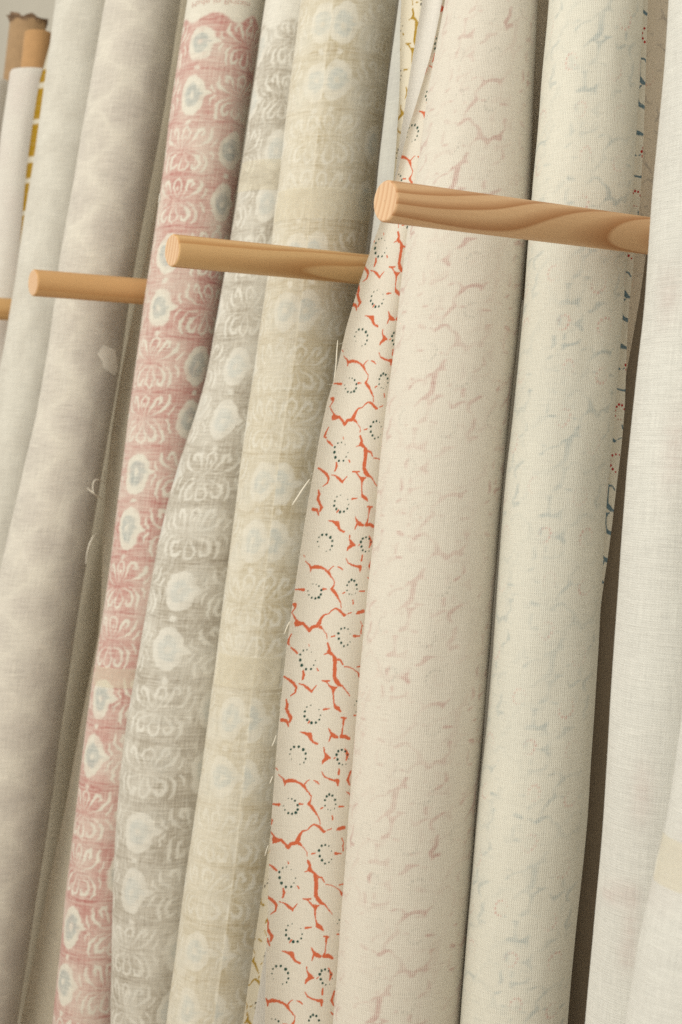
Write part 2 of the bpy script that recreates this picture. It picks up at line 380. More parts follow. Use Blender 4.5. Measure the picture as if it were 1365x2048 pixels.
FLOOR_Z = -1.06
class Roll:
    """a bolt of cloth: its two outlines in the picture and the rack position x0 fix axis, lean and radius"""
    def __init__(s, left, right, x0, ytop=None, ztop=.46, seed=0):
        s.L, s.R, s.x0, s.seed = poly(left), poly(right), x0, seed
        ys = np.arange(-420, 2500, 20.0); C, R_, Tt = s._row(ys)
        o = np.argsort(C[:, 2]); s.zs = C[o, 2]; s.cy = C[o, 1]; s.rs = R_[o]; s.ts = Tt[o]; s.ysr = ys[o]
        s.ztop = ztop if ytop is None else float(np.interp(-ytop, -s.ysr[::-1][::-1], s.zs)) if False else (ztop if ytop is None else float(s._row(np.array([float(ytop)]))[0][0, 2]))
        s.rm = float(np.mean(s._row(np.linspace(0, 2048, 30))[1]))
        mid = s.centre(np.array([-.2]))[0]; d = CP-mid; s.phi = math.atan2(d[1], d[0])
    def _row(s, y):
        l, r = s.L(y), s.R(y); C, t = at_x((l+r)/2, y, s.x0); return C, (r-l)/2*t/F*.985, t
    def _ext(s, z, arr):
        z = np.asarray(z, float); r = np.interp(z, s.zs, arr); k = 12
        lo = (arr[k]-arr[0])/(s.zs[k]-s.zs[0]); hi = (arr[-1]-arr[-1-k])/(s.zs[-1]-s.zs[-1-k])
        r = np.where(z < s.zs[0], arr[0]+lo*(z-s.zs[0]), r); return np.where(z > s.zs[-1], arr[-1]+hi*(z-s.zs[-1]), r)
    def centre(s, z):
        z = np.asarray(z, float); return np.stack([np.full_like(z, s.x0), s._ext(z, s.cy), z], -1)
    def rad(s, z): return np.clip(s._ext(z, s.rs), s.rm*.75, s.rm*1.3)
    def z_of(s, y): return float(s._row(np.array([float(y)]))[0][0, 2])
    def d_of(s, x, y):
        """angle from the camera-facing line for picture point x on picture row y"""
        l, r = s.L(y), s.R(y); return float(np.arcsin(np.clip((x-(l+r)/2)/((r-l)/2), -.98, .98)))
    def wob(s, d, z):
        e = s.seed*13.7
        return (.0009*(vnoise(d*1.3+e, z*7+e, 5)-.5)*2 + .0005*(vnoise(d*3.1+e, z*19, 6)-.5)*2)*(1 if s.seed >= 0 else 0)
    def surf(s, d, z, off=0.0, seam=None):
        d, z = np.broadcast_arrays(np.asarray(d, float), np.asarray(z, float))
        r = s.rad(z)+off+s.wob(d, z)
        if seam is not None: r = r + seam(d, z)
        C = s.centre(z); a = s.phi+d
        C[..., 0] += r*np.cos(a); C[..., 1] += r*np.sin(a); return C
    def fabric(s, name, mat, parent, pitch=None, pattern=None, seam=None, v_dense=(0, 2048), arc=1.65):
        if pitch:
            z1, z0 = s.z_of(v_dense[0]-40), s.z_of(v_dense[1]+40)
            z1 = min(z1, s.ztop)
            zz = np.concatenate([np.linspace(FLOOR_Z, z0, 12)[:-1], np.linspace(z0, z1, int((z1-z0)/pitch)), np.linspace(z1, s.ztop, 10)[1:] if s.ztop > z1+.01 else []])
            nd = int(2*arc*s.rm/pitch)
        else:
            zz = np.linspace(FLOOR_Z, s.ztop, 150); nd = 90
        dd = np.concatenate([np.linspace(-math.pi, -arc, 14)[:-1], np.linspace(-arc, arc, nd), np.linspace(arc, math.pi, 14)[1:]])
        D, Z = np.meshgrid(dd, zz); V = s.surf(D, Z, 0, seam); nz, nx = D.shape
        U = D*s.rm; uv = np.stack([U, Z], -1)
        pat = np.stack(pattern(U, Z, D), -1).reshape(-1, 3) if pattern else None
        V = V.reshape(-1, 3); top = list(range((nz-1)*nx, nz*nx)); 
        # rolled end: a rim turned over and closed by a ring of cloth ends
        Ct = s.centre(np.array([s.ztop]))[0]; n0 = len(V); add = []; au = []
        Vt = V[(nz-1)*nx:]
        for f, dz in ((.97, .002), (.80, .0015), (.45, .001)):
            add.append(Ct+(Vt-Ct)*f+[0, 0, dz]); au.append(uv.reshape(-1, 2)[(nz-1)*nx:]+[0, .05*(1-f)])
        V = np.concatenate([V]+add); UV = np.concatenate([uv.reshape(-1, 2)]+au)
        if pat is not None: pat = np.concatenate([pat]+[pat[(nz-1)*nx:nz*nx]*0]*3)
        Q = quads(nz+3, nx)
        return link(name, build_mesh(name, V, Q, UV, pat, extra=[[n0+2*nx+i for i in range(nx-1)]]), mat, parent)
    def patch(s, name, x0, x1, y0, y1, mat, parent, off=.0005, n=16, shape=None):
        """thin piece stuck on the cloth, between picture columns/rows"""
        ym = (y0+y1)/2
        V = []; lift = []
        for j in range(n+1):
            fy = j/n; y = y0+(y1-y0)*fy; z = s.z_of(y); dx = s.L(np.array(y))-s.L(np.array(ym))
            for i in range(n+1):
                fx = i/n; d = s.d_of(x0+(x1-x0)*fx+dx, y); V.append(s.surf(d, z, off+.0004*math.sin(9*fx+3*fy)**2))
        V = np.array(V); Q = quads(n+1, n+1)[:, ::-1]
        return link(name, build_mesh(name, V, Q, uv=np.stack(np.meshgrid(np.linspace(0, .05, n+1), np.linspace(0, .05, n+1)), -1).reshape(-1, 2)), mat, parent)
    def poly_patch(s, name, pts, mat, parent, off=.0008):
        c = np.mean(pts, 0); n = len(pts); B = []
        for i in range(n):
            for k in range(4): B.append(np.array(pts[i])+(np.array(pts[(i+1) % n])-np.array(pts[i]))*k/4)
        m = len(B); V = []
        for q in (1, .75, .5, .25, .02):
            for p in B: x, y = c+(p-c)*q; V.append(s.surf(s.d_of(x, y), s.z_of(y), off+.0012*max(0, (x-c[0])/30)**2))
        Q = [(j*m+i, j*m+(i+1) % m, (j+1)*m+(i+1) % m, (j+1)*m+i) for j in range(4) for i in range(m)]
        return link(name, build_mesh(name, V, Q, extra=[[4*m+i for i in range(m)]]), mat, parent)

def core_tube(name, r, cx, cy, z0, z1, rad, mat, parent, lean=(0, 0), thick=.003):
    """open cardboard tube from z0 to z1"""
    n = 40; V = []
    for z, q in ((z0, rad), (z1-.001, rad), (z1, rad-.0006), (z1, rad-thick), (z1-.12, rad-thick)):
        for k in range(n+1):
            a = 2*math.pi*k/n; V.append((cx+lean[0]*(z-z0)+q*math.cos(a), cy+lean[1]*(z-z0)+q*math.sin(a), z))
    return link(name, build_mesh(name, V, quads(5, n+1)), mat, parent)

def sheet(name, left, right, tl, tr, mat, parent, y0, y1, ny, nx, bend=.006, pattern=None, ruff=.0015, seed=0, uvfun=None, thick=.0005):
    """loose cloth hanging from a roll: free edge `left`, tucked edge `right`, depth tl(y), tr(y) along the view"""
    Lf, Rf = poly(left), poly(right); ys = np.linspace(y0, y1, ny); ss = np.linspace(0, 1, nx)
    Y, S_ = np.meshgrid(ys, ss, indexing='ij'); X = Lf.raw(Y)*.5+Lf(Y)*.5; Xr = Rf(Y); X = X+(Xr-X)*S_
    Tl, Tr = tl(Y), tr(Y); t = Tl+(Tr-Tl)*S_ + bend*np.sin(2*math.pi*S_+.6) + ruff*(vnoise(S_*3+seed, Y/170+seed, 9)-.5)*2
    P = at_t(X, Y, t)
    # cloth coordinates in metres
    du = np.linalg.norm(np.diff(P, axis=1), axis=2); dv = np.linalg.norm(np.diff(P, axis=0), axis=2)
    U = np.concatenate([np.zeros((ny, 1)), np.cumsum(du, 1)], 1); U = U-U[:, -1:]
    Vv = -np.concatenate([np.zeros((1, nx)), np.cumsum(dv, 0)], 0)
    uv = np.stack([U, Vv], -1)
    pat = np.stack(pattern(X, Y, U, Vv), -1).reshape(-1, 3) if pattern else None
    # back face, coarser
    jy = np.unique(np.linspace(0, ny-1, max(2, min(ny, 160))).astype(int)); jx = np.unique(np.linspace(0, nx-1, max(2, min(nx, 14))).astype(int))
    B = P[np.ix_(jy, jx)] + thick*rays(X, Y)[np.ix_(jy, jx)]; b0 = ny*nx
    Vt = np.concatenate([P.reshape(-1, 3), B.reshape(-1, 3)]); UV = np.concatenate([uv.reshape(-1, 2), uv[np.ix_(jy, jx)].reshape(-1, 2)])
    if pat is not None: pat = np.concatenate([pat, np.zeros((len(jy)*len(jx), 3))])
    Q = np.concatenate([quads(ny, nx)[:, ::-1], quads(len(jy), len(jx), b0)])
    return link(name, build_mesh(name, Vt, Q, UV, pat), mat, parent), P

# ------------------------------------------------------------------ materials
CREAM = c4(.72, .665, .545)
M_pink = cloth('linen_rose_ikat', c4(.735, .70, .61), [(0, c4(.49, .185, .165), .62), (1, c4(.37, .41, .40), .70), (2, c4(.42, .12, .11), .4)], pitch=.0012, weave=.07, slub=.13)
M_grey = cloth('linen_grey_ikat', c4(.735, .71, .635), [(0, c4(.35, .30, .225), .62), (1, c4(.56, .59, .56), .6), (2, c4(.30, .25, .19), .35)], pitch=.0012, weave=.07, slub=.13)
M_beige = cloth('linen_sand_ikat', c4(.735, .70, .60), [(0, c4(.48, .395, .235), .48), (1, c4(.52, .56, .53), .6), (2, c4(.46, .37, .23), .3)], pitch=.0012, weave=.07, slub=.13)
M_canvas_p = cloth('canvas_back_rose', c4(.75, .705, .615), [(0, c4(.49, .25, .225), .60), (1, c4(.25, .27, .24), .45), (2, c4(.69, .61, .53), .22)], pitch=.0018, weave=.17, slub=.05, bump=.6, inkdots=True, rib=.45)
M_canvas_b = cloth('canvas_back_blue', c4(.765, .745, .65), [(0, c4(.34, .42, .43), .60), (1, c4(.58, .17, .15), .60), (2, c4(.58, .60, .56), .4)], pitch=.0018, weave=.17, slub=.05, bump=.6, inkdots=True, rib=.45)
M_coral = cloth('canvas_coral_print', c4(.75, .70, .605), [(0, c4(.64, .150, .065), 1.3), (1, c4(.022, .075, .055), 1.3)], pitch=.0016, weave=.10, slub=.04, bump=.5, rib=.4)
M_blue = cloth('canvas_blue_print', c4(.72, .68, .58), [(0, c4(.13, .20, .24), 1.2), (1, c4(.42, .03, .025), 1.4)], pitch=.0014, weave=.07, slub=.04, bump=.4, rib=.4)
M_mustard = cloth('canvas_mustard_print', c4(.76, .70, .56), [(0, c4(.42, .26, .03), 1.2), (1, c4(.03, .03, .02), 1.3)], pitch=.0014, weave=.06, slub=.04, bump=.3)
M_white = cloth('canvas_plain', c4(.76, .73, .67), pitch=.0014, weave=.06, slub=.05, bump=.4)
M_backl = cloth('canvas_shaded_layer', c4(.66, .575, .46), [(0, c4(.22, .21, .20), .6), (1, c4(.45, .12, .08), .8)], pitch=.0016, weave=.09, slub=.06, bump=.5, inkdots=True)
M_lin1 = cloth('linen_oatmeal', c4(.69, .665, .59), pitch=.0011, weave=.05, slub=.15, mottle=(c4(.60, .57, .50), .6), mottle_scale=22)
M_lin2 = cloth('linen_mauve', c4(.70, .66, .575), [(0, c4(.49, .445, .40), .50)], pitch=.0011, weave=.05, slub=.16, mottle=(c4(.62, .57, .51), .3), mottle_scale=26)
M_lin3 = cloth('linen_flax', c4(.72, .66, .53), pitch=.0011, weave=.05, slub=.14, mottle=(c4(.67, .61, .49), .5), mottle_scale=10)
M_lin4 = cloth('linen_white', c4(.735, .73, .675), [(0, c4(.60, .45, .41), .30)], pitch=.0017, weave=.10, slub=.13, bump=.6, mottle=(c4(.67, .66, .61), .5), mottle_scale=16, rib=.15, weft=.55)
M_lin5 = cloth('linen_pale_blue', c4(.58, .575, .52), pitch=.0013, weave=.05, slub=.12, mottle=(c4(.51, .50, .47), .6), mottle_scale=18)
M_lin6 = cloth('linen_blush', c4(.71, .675, .61), pitch=.0013, weave=.04, slub=.09, mottle=(c4(.67, .61, .56), .6), mottle_scale=14)
M_dark = cloth('canvas_gap_shade', c4(.22, .175, .125), [(0, c4(.12, .10, .08), .6)], pitch=.0018, weave=.18, slub=.10)  # dark base colour stands in for the shade on the gap's canvas
M_block = cloth('linen_mustard_block', c4(.66, .62, .52), [(0, c4(.40, .235, .012), 1.2)], pitch=.0012, weave=.04, slub=.05)
M_tape = plain('masking_tape', c4(.84, .78, .625), .7, .42, var=.03)
M_tape2 = plain('paper_label', c4(.92, .89, .80), .7, 1.0, var=.02)
M_card = plain('kraft_card', c4(.40, .26, .14), .75, var=.08, scale=90)
M_card2 = plain('kraft_card_orange', c4(.50, .29, .13), .75, var=.06, scale=90)
M_torn = plain('torn_kraft', c4(.22, .14, .085), .85, var=.2, scale=200)
M_thread = plain('linen_thread', c4(.85, .80, .68), .85, var=.05)
M_pinktext = plain('rose_ink', c4(.50, .24, .20), .9, .45)
M_wall = plain('wall_paint', c4(.52, .49, .42), .9, var=.03, scale=8)
M_floor = plain('floor_boards', c4(.36, .27, .18), .6, var=.1, scale=20)

# ------------------------------------------------------------------ setting
def struct(o): o['kind'] = 'structure'; return o
def box(name, a, b, mat, parent=None):
    x = [a[0], b[0]]; y = [a[1], b[1]]; z = [a[2], b[2]]
    V = [(x[i], y[j], z[k]) for k in (0, 1) for j in (0, 1) for i in (0, 1)]
    return link(name, build_mesh(name, V, [(0, 2, 3, 1), (4, 5, 7, 6), (0, 1, 5, 4), (2, 6, 7, 3), (0, 4, 6, 2), (1, 3, 7, 5)], smooth=False), mat, parent)
struct(box('wall', (-3.2, .035, FLOOR_Z-.1), (1.2, .10, 1.6), M_wall))
struct(box('floor', (-3.2, -1.3, FLOOR_Z-.08), (1.2, .034, FLOOR_Z-.003), M_floor))

# ------------------------------------------------------------------ pegs
PEG_R, PEG_L = .016, .36
def peg(x, label, mat, length=PEG_L, spot=None):
    n, m = 64, 40; V = []; o = tag(bpy.data.objects.new('wooden_peg', None), label, 'peg', 'pegs along the rack')
    prof = [(0, 0), (0, .5), (0, .92), (0, .94), (.0007, .975), (.0014, .996), (.0018, 1.0), (.004, 1.0)] + [(.004+(length+.035-.004)*k/m, 1.0) for k in range(1, m+1)]
    for yy, q in prof:
        for k in range(n+1):
            a = 2*math.pi*k/n; V.append((PEG_R*q*math.cos(a), -length+yy, PEG_R*q*math.sin(a)))
    me = build_mesh('wooden_peg', V, quads(len(prof), n+1)[:, ::-1]); bpy.data.objects.remove(o)
    o = link('wooden_peg', me, mat); o.location = (x, 0, 0); tag(o, label, 'peg', 'pegs along the rack')
    V = []; rings = [(.02, -.0004), (.5, -.0004), (.90, -.0004), (.935, -.0001), (.945, .0006)]
    for q, yy in rings:
        for k in range(n+1):
            a = 2*math.pi*k/n; V.append((PEG_R*q*math.cos(a), -length+yy, PEG_R*q*math.sin(a)))
    eg = link('end_grain', build_mesh('end_grain', V, quads(len(rings), n+1)[:, ::-1], smooth=False), M_end); eg.parent = o
    if spot is not None:
        y, a = spot; V = [(PEG_R*1.012*math.cos(a), y, PEG_R*1.012*math.sin(a))]
        for k in range(10):
            t = 2*math.pi*k/10; b = a+.0011/PEG_R*math.sin(t); V.append((PEG_R*1.006*math.cos(b), y+.0013*math.cos(t), PEG_R*1.006*math.sin(b)))
        s = link('resin_speck', build_mesh('resin_speck', V, [], extra=[[0, 1+k, 1+(k+1) % 10] for k in range(10)]), M_speck); s.parent = o
    return o
M_end = pine('pine_end', (-.085, .030), (0, 0), .0058, c4(.76, .53, .33), c4(.60, .35, .19), .0010)
M_speck = plain('resin', c4(.03, .03, .015), .5)
LW, DW = c4(.74, .485, .27), c4(.46, .215, .085)
peg(0.0, 'pine peg with cathedral grain crossing the rose-flecked and blue-flecked cream rolls', pine('pine_a', (-.030, .004), (.12, .02), .0080, LW, DW))
peg(-.3644, 'pine peg with long curved grain and a dark speck, ending at the rose patterned roll', pine('pine_b', (-.030, .026), (.016, -.035), .0082, c4(.74, .485, .235), c4(.53, .27, .10)), spot=(-.115, math.radians(-28)))
peg(-.7369, 'smooth plain orange-brown peg crossing the mauve-grey linen roll', pine('pine_c', (.15, .06), (.0, .01), .012, c4(.66, .40, .18), c4(.58, .32, .13)))
peg(-1.1013, 'plain orange-brown peg beside the short blush-white roll with the clean kraft tube', pine('pine_d', (.12, .06), (.01, .01), .010, c4(.66, .41, .18), c4(.58, .33, .13)))

# ------------------------------------------------------------------ rolls
GROUP = 'cloth rolls leaning in the rack'
def roll_empty(name, R_, label): 
    c = R_.centre(np.array([FLOOR_Z]))[0]; return empty(name, tuple(c), label, 'fabric roll', GROUP)

def rows_at(R_, pts):
    """picture rows of the pair boundaries -> cloth length, so that the repeat sits where the photograph shows it"""
    z = np.array([R_.z_of(y) for y, k in pts]); v = np.array([k*.246 for y, k in pts]); o = np.argsort(z); z, v = z[o], v[o]
    def f(Z):
        r = np.interp(Z, z, v); s0 = (v[1]-v[0])/(z[1]-z[0]); s1 = (v[-1]-v[-2])/(z[-1]-z[-2])
        return np.where(Z < z[0], v[0]+s0*(Z-z[0]), np.where(Z > z[-1], v[-1]+s1*(Z-z[-1]), r))
    return f
def ikat_pat(u0, rows, seed, vtop=None, twist=0.0, contrast=1.0, ghost=0.0, gofs=(.02, .01)):
    """rows(Z) = 0 at the line between the two rows whose eye sits at u0"""
    def f(U, Z, D):
        jit = .0018*(vnoise(U*0+seed, Z*900, seed)-.5)+.0055*(vnoise(U*42, Z*48, seed+1)-.5)+.0022*(vnoise(U*150, Z*160, seed+8)-.5)
        jv = .0055*(vnoise(U*40+7, Z*45, seed+2)-.5)+.0012*(vnoise(U*700, Z*0+3, seed+3)-.5)+.0022*(vnoise(U*150, Z*150, seed+9)-.5)
        u = U-u0-twist*(Z+.3)+jit; v = rows(Z)+.0615+jv
        cream = IKAT.sample('cream', u, v); blue = IKAT.sample('blue', u, v); line = IKAT.sample('line', u, v)
        if ghost:
            g = IKAT.sample('cream', u+gofs[0], v+gofs[1]); gb = IKAT.sample('blue', u+gofs[0], v+gofs[1])
            cream = np.clip(cream*(1-ghost*.3)+ghost*g*(1-cream), 0, 1); blue = np.maximum(blue, gb*ghost*.6)
        cream = np.clip(cream*(.72+.55*vnoise(U*120, Z*130, seed+12)), 0, 1)
        streak = .72+.56*vnoise(U*60, Z*1100, seed+4)*(.6+.8*vnoise(U*900, Z*40, seed+14))
        worn = .50+.80*vnoise(U*35+3, Z*28, seed+5)
        wash = np.clip(worn*streak, .22, 1.25)*contrast
        g = np.clip((1-cream), 0, 1)*wash; b = np.clip(blue, 0, 1)*(.55+.5*vnoise(U*200, Z*600, seed+6)); l = line*wash
        if vtop is not None:
            lim = vtop(U, D); k = np.clip((lim-Z)/.004, 0, 1); g, b, l = g*k, b*k, l*k
        return g, b, l
    return f
def seam_at(R_, pts, h=.0007):
    xf = poly(pts)
    zs = np.array([R_.z_of(y) for y in range(-100, 2200, 50)])[::-1]; ds = np.array([R_.d_of(float(xf(y)), y) for y in range(-100, 2200, 50)])[::-1]
    def f(d, z):
        dz = np.interp(z, zs, ds); e = (d-dz)*R_.rm
        return h*np.where(e > 0, np.exp(-e/.03), 0)*np.clip(e/.0006, 0, 1) + .0004*np.exp(-(e/.0008)**2)
    f.d = lambda z: np.interp(z, zs, ds)
    return f

# ---- slot beyond the fourth peg: two short rolls on kraft tubes
R_f1 = Roll([(-75, 150), (-110, 450), (-150, 800)], [(30, 150), (-5, 450), (-45, 800)], -1.36, ytop=168, seed=1)
e = roll_empty('fabric_roll', R_f1, 'short white roll on a torn brown kraft tube, behind the blush roll')
R_f1.fabric('fabric', M_lin6, e)
c = R_f1.centre(np.array([R_f1.ztop]))[0]; ln = ((0), float((R_f1.centre(np.array([.3]))[0][1]-R_f1.centre(np.array([0.]))[0][1])/.3))
P60, t60 = at_x(np.array([57.0]), np.array([45.0]), -1.36)
tz = float(P60[0, 2]); tr_ = 36*float(t60[0])/F; tcy = float(P60[0, 1])
tb = core_tube('core_tube', None, -1.36, tcy-ln[1]*(tz-R_f1.ztop+.05), R_f1.ztop-.05, tz, tr_, M_card, e, ln)
rs = np.random.RandomState(5); V = []; ex = []
for k in range(34):                                            # frayed paper rim
    a = rs.uniform(0, 2*math.pi); h = rs.uniform(.002, .012); w = rs.uniform(.25, .7); b = len(V); o = rs.uniform(-.010, .003)
    for da, hh, ro in ((-w, -.006, 0), (w, -.006, 0), (w*.7, h*.6, o), (rs.uniform(-.4, .4)*w, h, o*2.0), (-w*.8, h*.5, o)):
        V.append((-1.36+(tr_+.0005+ro)*math.cos(a+da), tcy+(tr_+.0005+ro)*math.sin(a+da), tz+hh))
    ex.append([b, b+1, b+2, b+3, b+4])
link('torn_rim', build_mesh('torn_rim', V, [], extra=ex, smooth=False), M_torn, tb)

R_f2 = Roll([(22, 150), (2, 270), (-30, 600), (-60, 800)], [(118, 150), (98, 270), (66, 600), (36, 800)], -1.18, ytop=149, seed=2)
e = roll_empty('fabric_roll', R_f2, 'short blush-white roll on a clean orange kraft tube')
R_f2.fabric('fabric', M_lin6, e)
P72, t72 = at_x(np.array([77.0]), np.array([66.0]), -1.18)
ln = (0, float((R_f2.centre(np.array([.3]))[0][1]-R_f2.centre(np.array([0.]))[0][1])/.3)); tz = float(P72[0, 2])
core_tube('core_tube', None, -1.18, float(P72[0, 1])-ln[1]*(tz-R_f2.ztop+.05), R_f2.ztop-.05, tz, 27*float(t72[0])/F, M_card2, e, ln)

# ---- slot between pegs three and four
R_c = Roll([(112, 0), (92, 150), (72, 300), (48, 450), (25, 600), (0, 740), (-35, 950), (-110, 1500), (-190, 2048)], [(262, 0), (242, 150), (222, 300), (198, 450), (175, 600), (150, 740), (115, 950), (45, 1500), (-35, 2048)], -1.035, seed=3, ztop=.62)
e = roll_empty('fabric_roll', R_c, 'plain oatmeal linen roll with a mustard-blocked loose edge')
R_c.fabric('fabric', M_lin1, e)
tC = lambda y: np.interp(y, R_c.ysr[::-1], R_c.ts[::-1])
def block_pat(X, Y, U, V):
    m = np.zeros_like(Y)
    for a, b in ((140, 168), (177, 240), (247, 313), (323, 356), (363, 420), (426, 500), (506, 560)):
        m = np.maximum(m, np.clip(np.minimum(Y+ (X-70)*.15-a, b-Y-(X-70)*.15)/3, 0, 1))
    return m, m*0, m*0
sheet('loose_edge', [(116, 20), (108, 60), (86, 138), (78, 165), (64, 260), (53, 340), (45, 430), (41, 480), (38, 520), (36, 560)], [(128, 20), (106, 150), (86, 300), (62, 450), (48, 560)], lambda y: tC(y)+.012, lambda y: tC(y)+.016, M_block, e, 15, 560, 260, 24, bend=.001, ruff=.0005, pattern=block_pat)

R_d = Roll([(212, 0), (188, 130), (165, 260), (142, 400), (120, 520), (100, 690), (75, 830), (45, 960), (0, 1140), (-50, 1450), (-85, 1750), (-125, 2048)],
           [(362, 0), (333, 200), (305, 350), (272, 520), (240, 740), (207, 930), (175, 1120), (130, 1400), (88, 1700), (36, 2048)], -.845, seed=4, ztop=.55)
e = roll_empty('fabric_roll', R_d, 'mauve-grey mottled linen roll with a small torn paper label')
def mauve_pat(U, Z, D):
    w1 = .010*(vnoise(U*30, Z*30, 33)-.5); w2 = .012*(vnoise(U*26+5, Z*26, 34)-.5)
    a = 2*math.pi*(U+1.1*w1)/.094; b = 2*math.pi*(Z+1.0*w2)/.080
    q = np.cos(a)+np.cos(b)                                   # ogee lattice: pale net, dusky medallions in two sizes
    net = np.exp(-(q/.32)**2); med = np.clip((q-.55)/1.1, 0, 1)+.7*np.clip((-q-.55)/1.1, 0, 1)
    n = vnoise(U*40, Z*35, 31)
    g = np.clip(.42+.40*med-.50*net+(n-.5)*.3, 0, 1)*(.7+.6*vnoise(U*60, Z*900, 35))
    return g, g*0, g*0
R_d.fabric('fabric', M_lin2, e, pitch=.0018, pattern=mauve_pat)
R_d.poly_patch('paper_label', [(205, 693), (229, 700), (234, 735), (228, 752), (205, 738), (203, 725), (193, 712)], M_tape2, e)

R_e = Roll([(305, 0), (275, 200), (212, 520), (182, 740), (150, 930), (115, 1120), (70, 1400), (30, 1700), (-20, 2048)], [(425, 0), (395, 200), (332, 520), (302, 740), (270, 930), (235, 1120), (190, 1400), (150, 1700), (100, 2048)], -.985, seed=5, ztop=.6)
e = roll_empty('fabric_roll', R_e, 'flax-coloured linen roll half hidden behind the mauve roll, threads hanging from its loose edge')
R_e.fabric('fabric', M_lin3, e)
tD = lambda y: np.interp(y, R_d.ysr[::-1], R_d.ts[::-1])
tE = lambda y: np.interp(y, R_e.ysr[::-1], R_e.ts[::-1])
_, PE = sheet('loose_edge', [(318, 380), (300, 470), (262, 650), (240, 760), (222, 870), (213, 960), (207, 1050), (205, 1100), (203, 1200), (198, 1270), (188, 1315), (165, 1430), (130, 1620), (95, 1780), (44, 2035), (20, 2150)],
      [(345, 380), (318, 600), (292, 800), (270, 950), (240, 1180), (215, 1330), (190, 1500), (155, 1800), (135, 2048)], lambda y: tD(y)+.030, lambda y: tD(y)+.020, M_lin3, e, 380, 2150, 300, 24, bend=.004, seed=4)
def px_thread(pts, rad, t, parent, name='loose_thread'):
    P = at_t(np.array([p[0] for p in pts]), np.array([p[1] for p in pts]), np.array([t+ (p[2] if len(p) > 2 else 0) for p in pts]))
    return tube(name, spline(P, 36), rad, M_thread, parent)
t_ = float(tD(1000))+.028
print('TD', tD(np.array([500, 1000, 1500])), tE(np.array([500, 1000, 1500])))
px_thread([(215, 1004), (204, 998, -.06), (190, 988, -.095), (178, 979, -.10), (176, 975, -.10)], .0008, t_, e)
px_thread([(216, 982), (210, 968, -.05), (200, 960, -.09), (190, 961, -.10), (186, 972, -.10), (188, 986, -.10), (196, 995, -.09)], .0007, t_, e)
px_thread([(214, 938), (210, 944), (211, 960), (214, 966)], .0007, t_, e)
px_thread([(209, 1080), (200, 1069, -.05), (190, 1071, -.09), (181, 1084, -.10), (175, 1105, -.10), (172, 1128, -.10)], .0008, t_, e)

# ---- slot between pegs two and three: rose, grey and sand ikat rolls
R_p = Roll([(376, 0), (345, 200), (318, 400), (290, 600), (263, 800), (243, 960), (215, 1180), (190, 1330), (165, 1500), (130, 1800), (105, 2048)],
           [(532, 0), (502, 200), (474, 400), (446, 600), (419, 800), (398, 960), (370, 1180), (345, 1330), (322, 1500), (288, 1800), (262, 2048)], -.668, seed=6, ztop=.5)
e = roll_empty('fabric_roll', R_p, 'rose-pink ikat roll with white palmettes and blue-centred ovals')
def top_edge(R_, ybase, amp, k):
    z0 = R_.z_of(ybase)
    return lambda U, D: z0 + amp*(vnoise(U*k, U*0+2, 8)-.5)*2 - .004*np.sin(U*120)
R_p.fabric('fabric', M_pink, e, pitch=.00115, pattern=ikat_pat(-.034, rows_at(R_p, [(157, 2), (569, 1), (1000, 0), (1443, -1), (1893, -2)]), 11, vtop=top_edge(R_p, 48, .006, 50), twist=.018, ghost=.12, gofs=(.05, .07)))
R_p.patch('tape', 192, 276, 1326, 1364, M_tape, e)
R_p.poly_patch('paper_label', [(316, 388), (322, 395), (320, 410), (313, 415), (312, 402)], M_tape2, e)
def text_on(R_, body, xpx0, xpx1, y, size, mat, parent):
    cu = bpy.data.curves.new('printed_text', 'FONT'); cu.body = body; cu.size = 1; o = bpy.data.objects.new('tmp_text', cu); COL.objects.link(o)
    dg = bpy.context.evaluated_depsgraph_get(); me = bpy.data.meshes.new_from_object(o.evaluated_get(dg)); bpy.data.objects.remove(o)
    co = np.zeros(len(me.vertices)*3, np.float32); me.vertices.foreach_get('co', co); co = co.reshape(-1, 3)
    w = co[:, 0].max()-co[:, 0].min(); d0, d1 = R_.d_of(xpx0, y), R_.d_of(xpx1, y); zc = R_.z_of(y)
    d = d0+(co[:, 0]-co[:, 0].min())/w*(d1-d0); z = zc-(co[:, 1]-.35)*size        # printed face is inside: letters show upside-down
    P = R_.surf(d, z, .0007); me.vertices.foreach_set('co', P.astype(np.float32).ravel()); me.update()
    me.materials.clear(); return link('printed_text', me, mat, parent)
text_on(R_p, 'Made in Britain', 384, 497, 27, .0095, M_pinktext, e)

R_g = Roll([(532, 0), (503, 200), (474, 400), (458, 500), (440, 600), (412, 760), (385, 850), (352, 940), (322, 1060), (304, 1160), (275, 1330), (250, 1450), (238, 1560), (229, 1700), (224, 1850), (222, 2048)],
           [(675, 0), (648, 200), (620, 400), (590, 600), (560, 800), (530, 1000), (502, 1200), (475, 1400), (447, 1600), (418, 1800), (382, 2048)], -.566, seed=7, ztop=.48)
e = roll_empty('fabric_roll', R_g, 'warm grey ikat roll with white medallions, bulging towards its foot')
R_g.fabric('fabric', M_grey, e, pitch=.00125, pattern=ikat_pat(R_g.rm*R_g.d_of(357, 1228), rows_at(R_g, [(366, 2), (788, 1), (1228, 0), (1699, -1)]), 21, vtop=top_edge(R_g, 60, .005, 60), twist=.03, contrast=.95, ghost=.30, gofs=(.045, .05)))
R_g.patch('tape', 481, 566, 332, 392, M_tape, e)

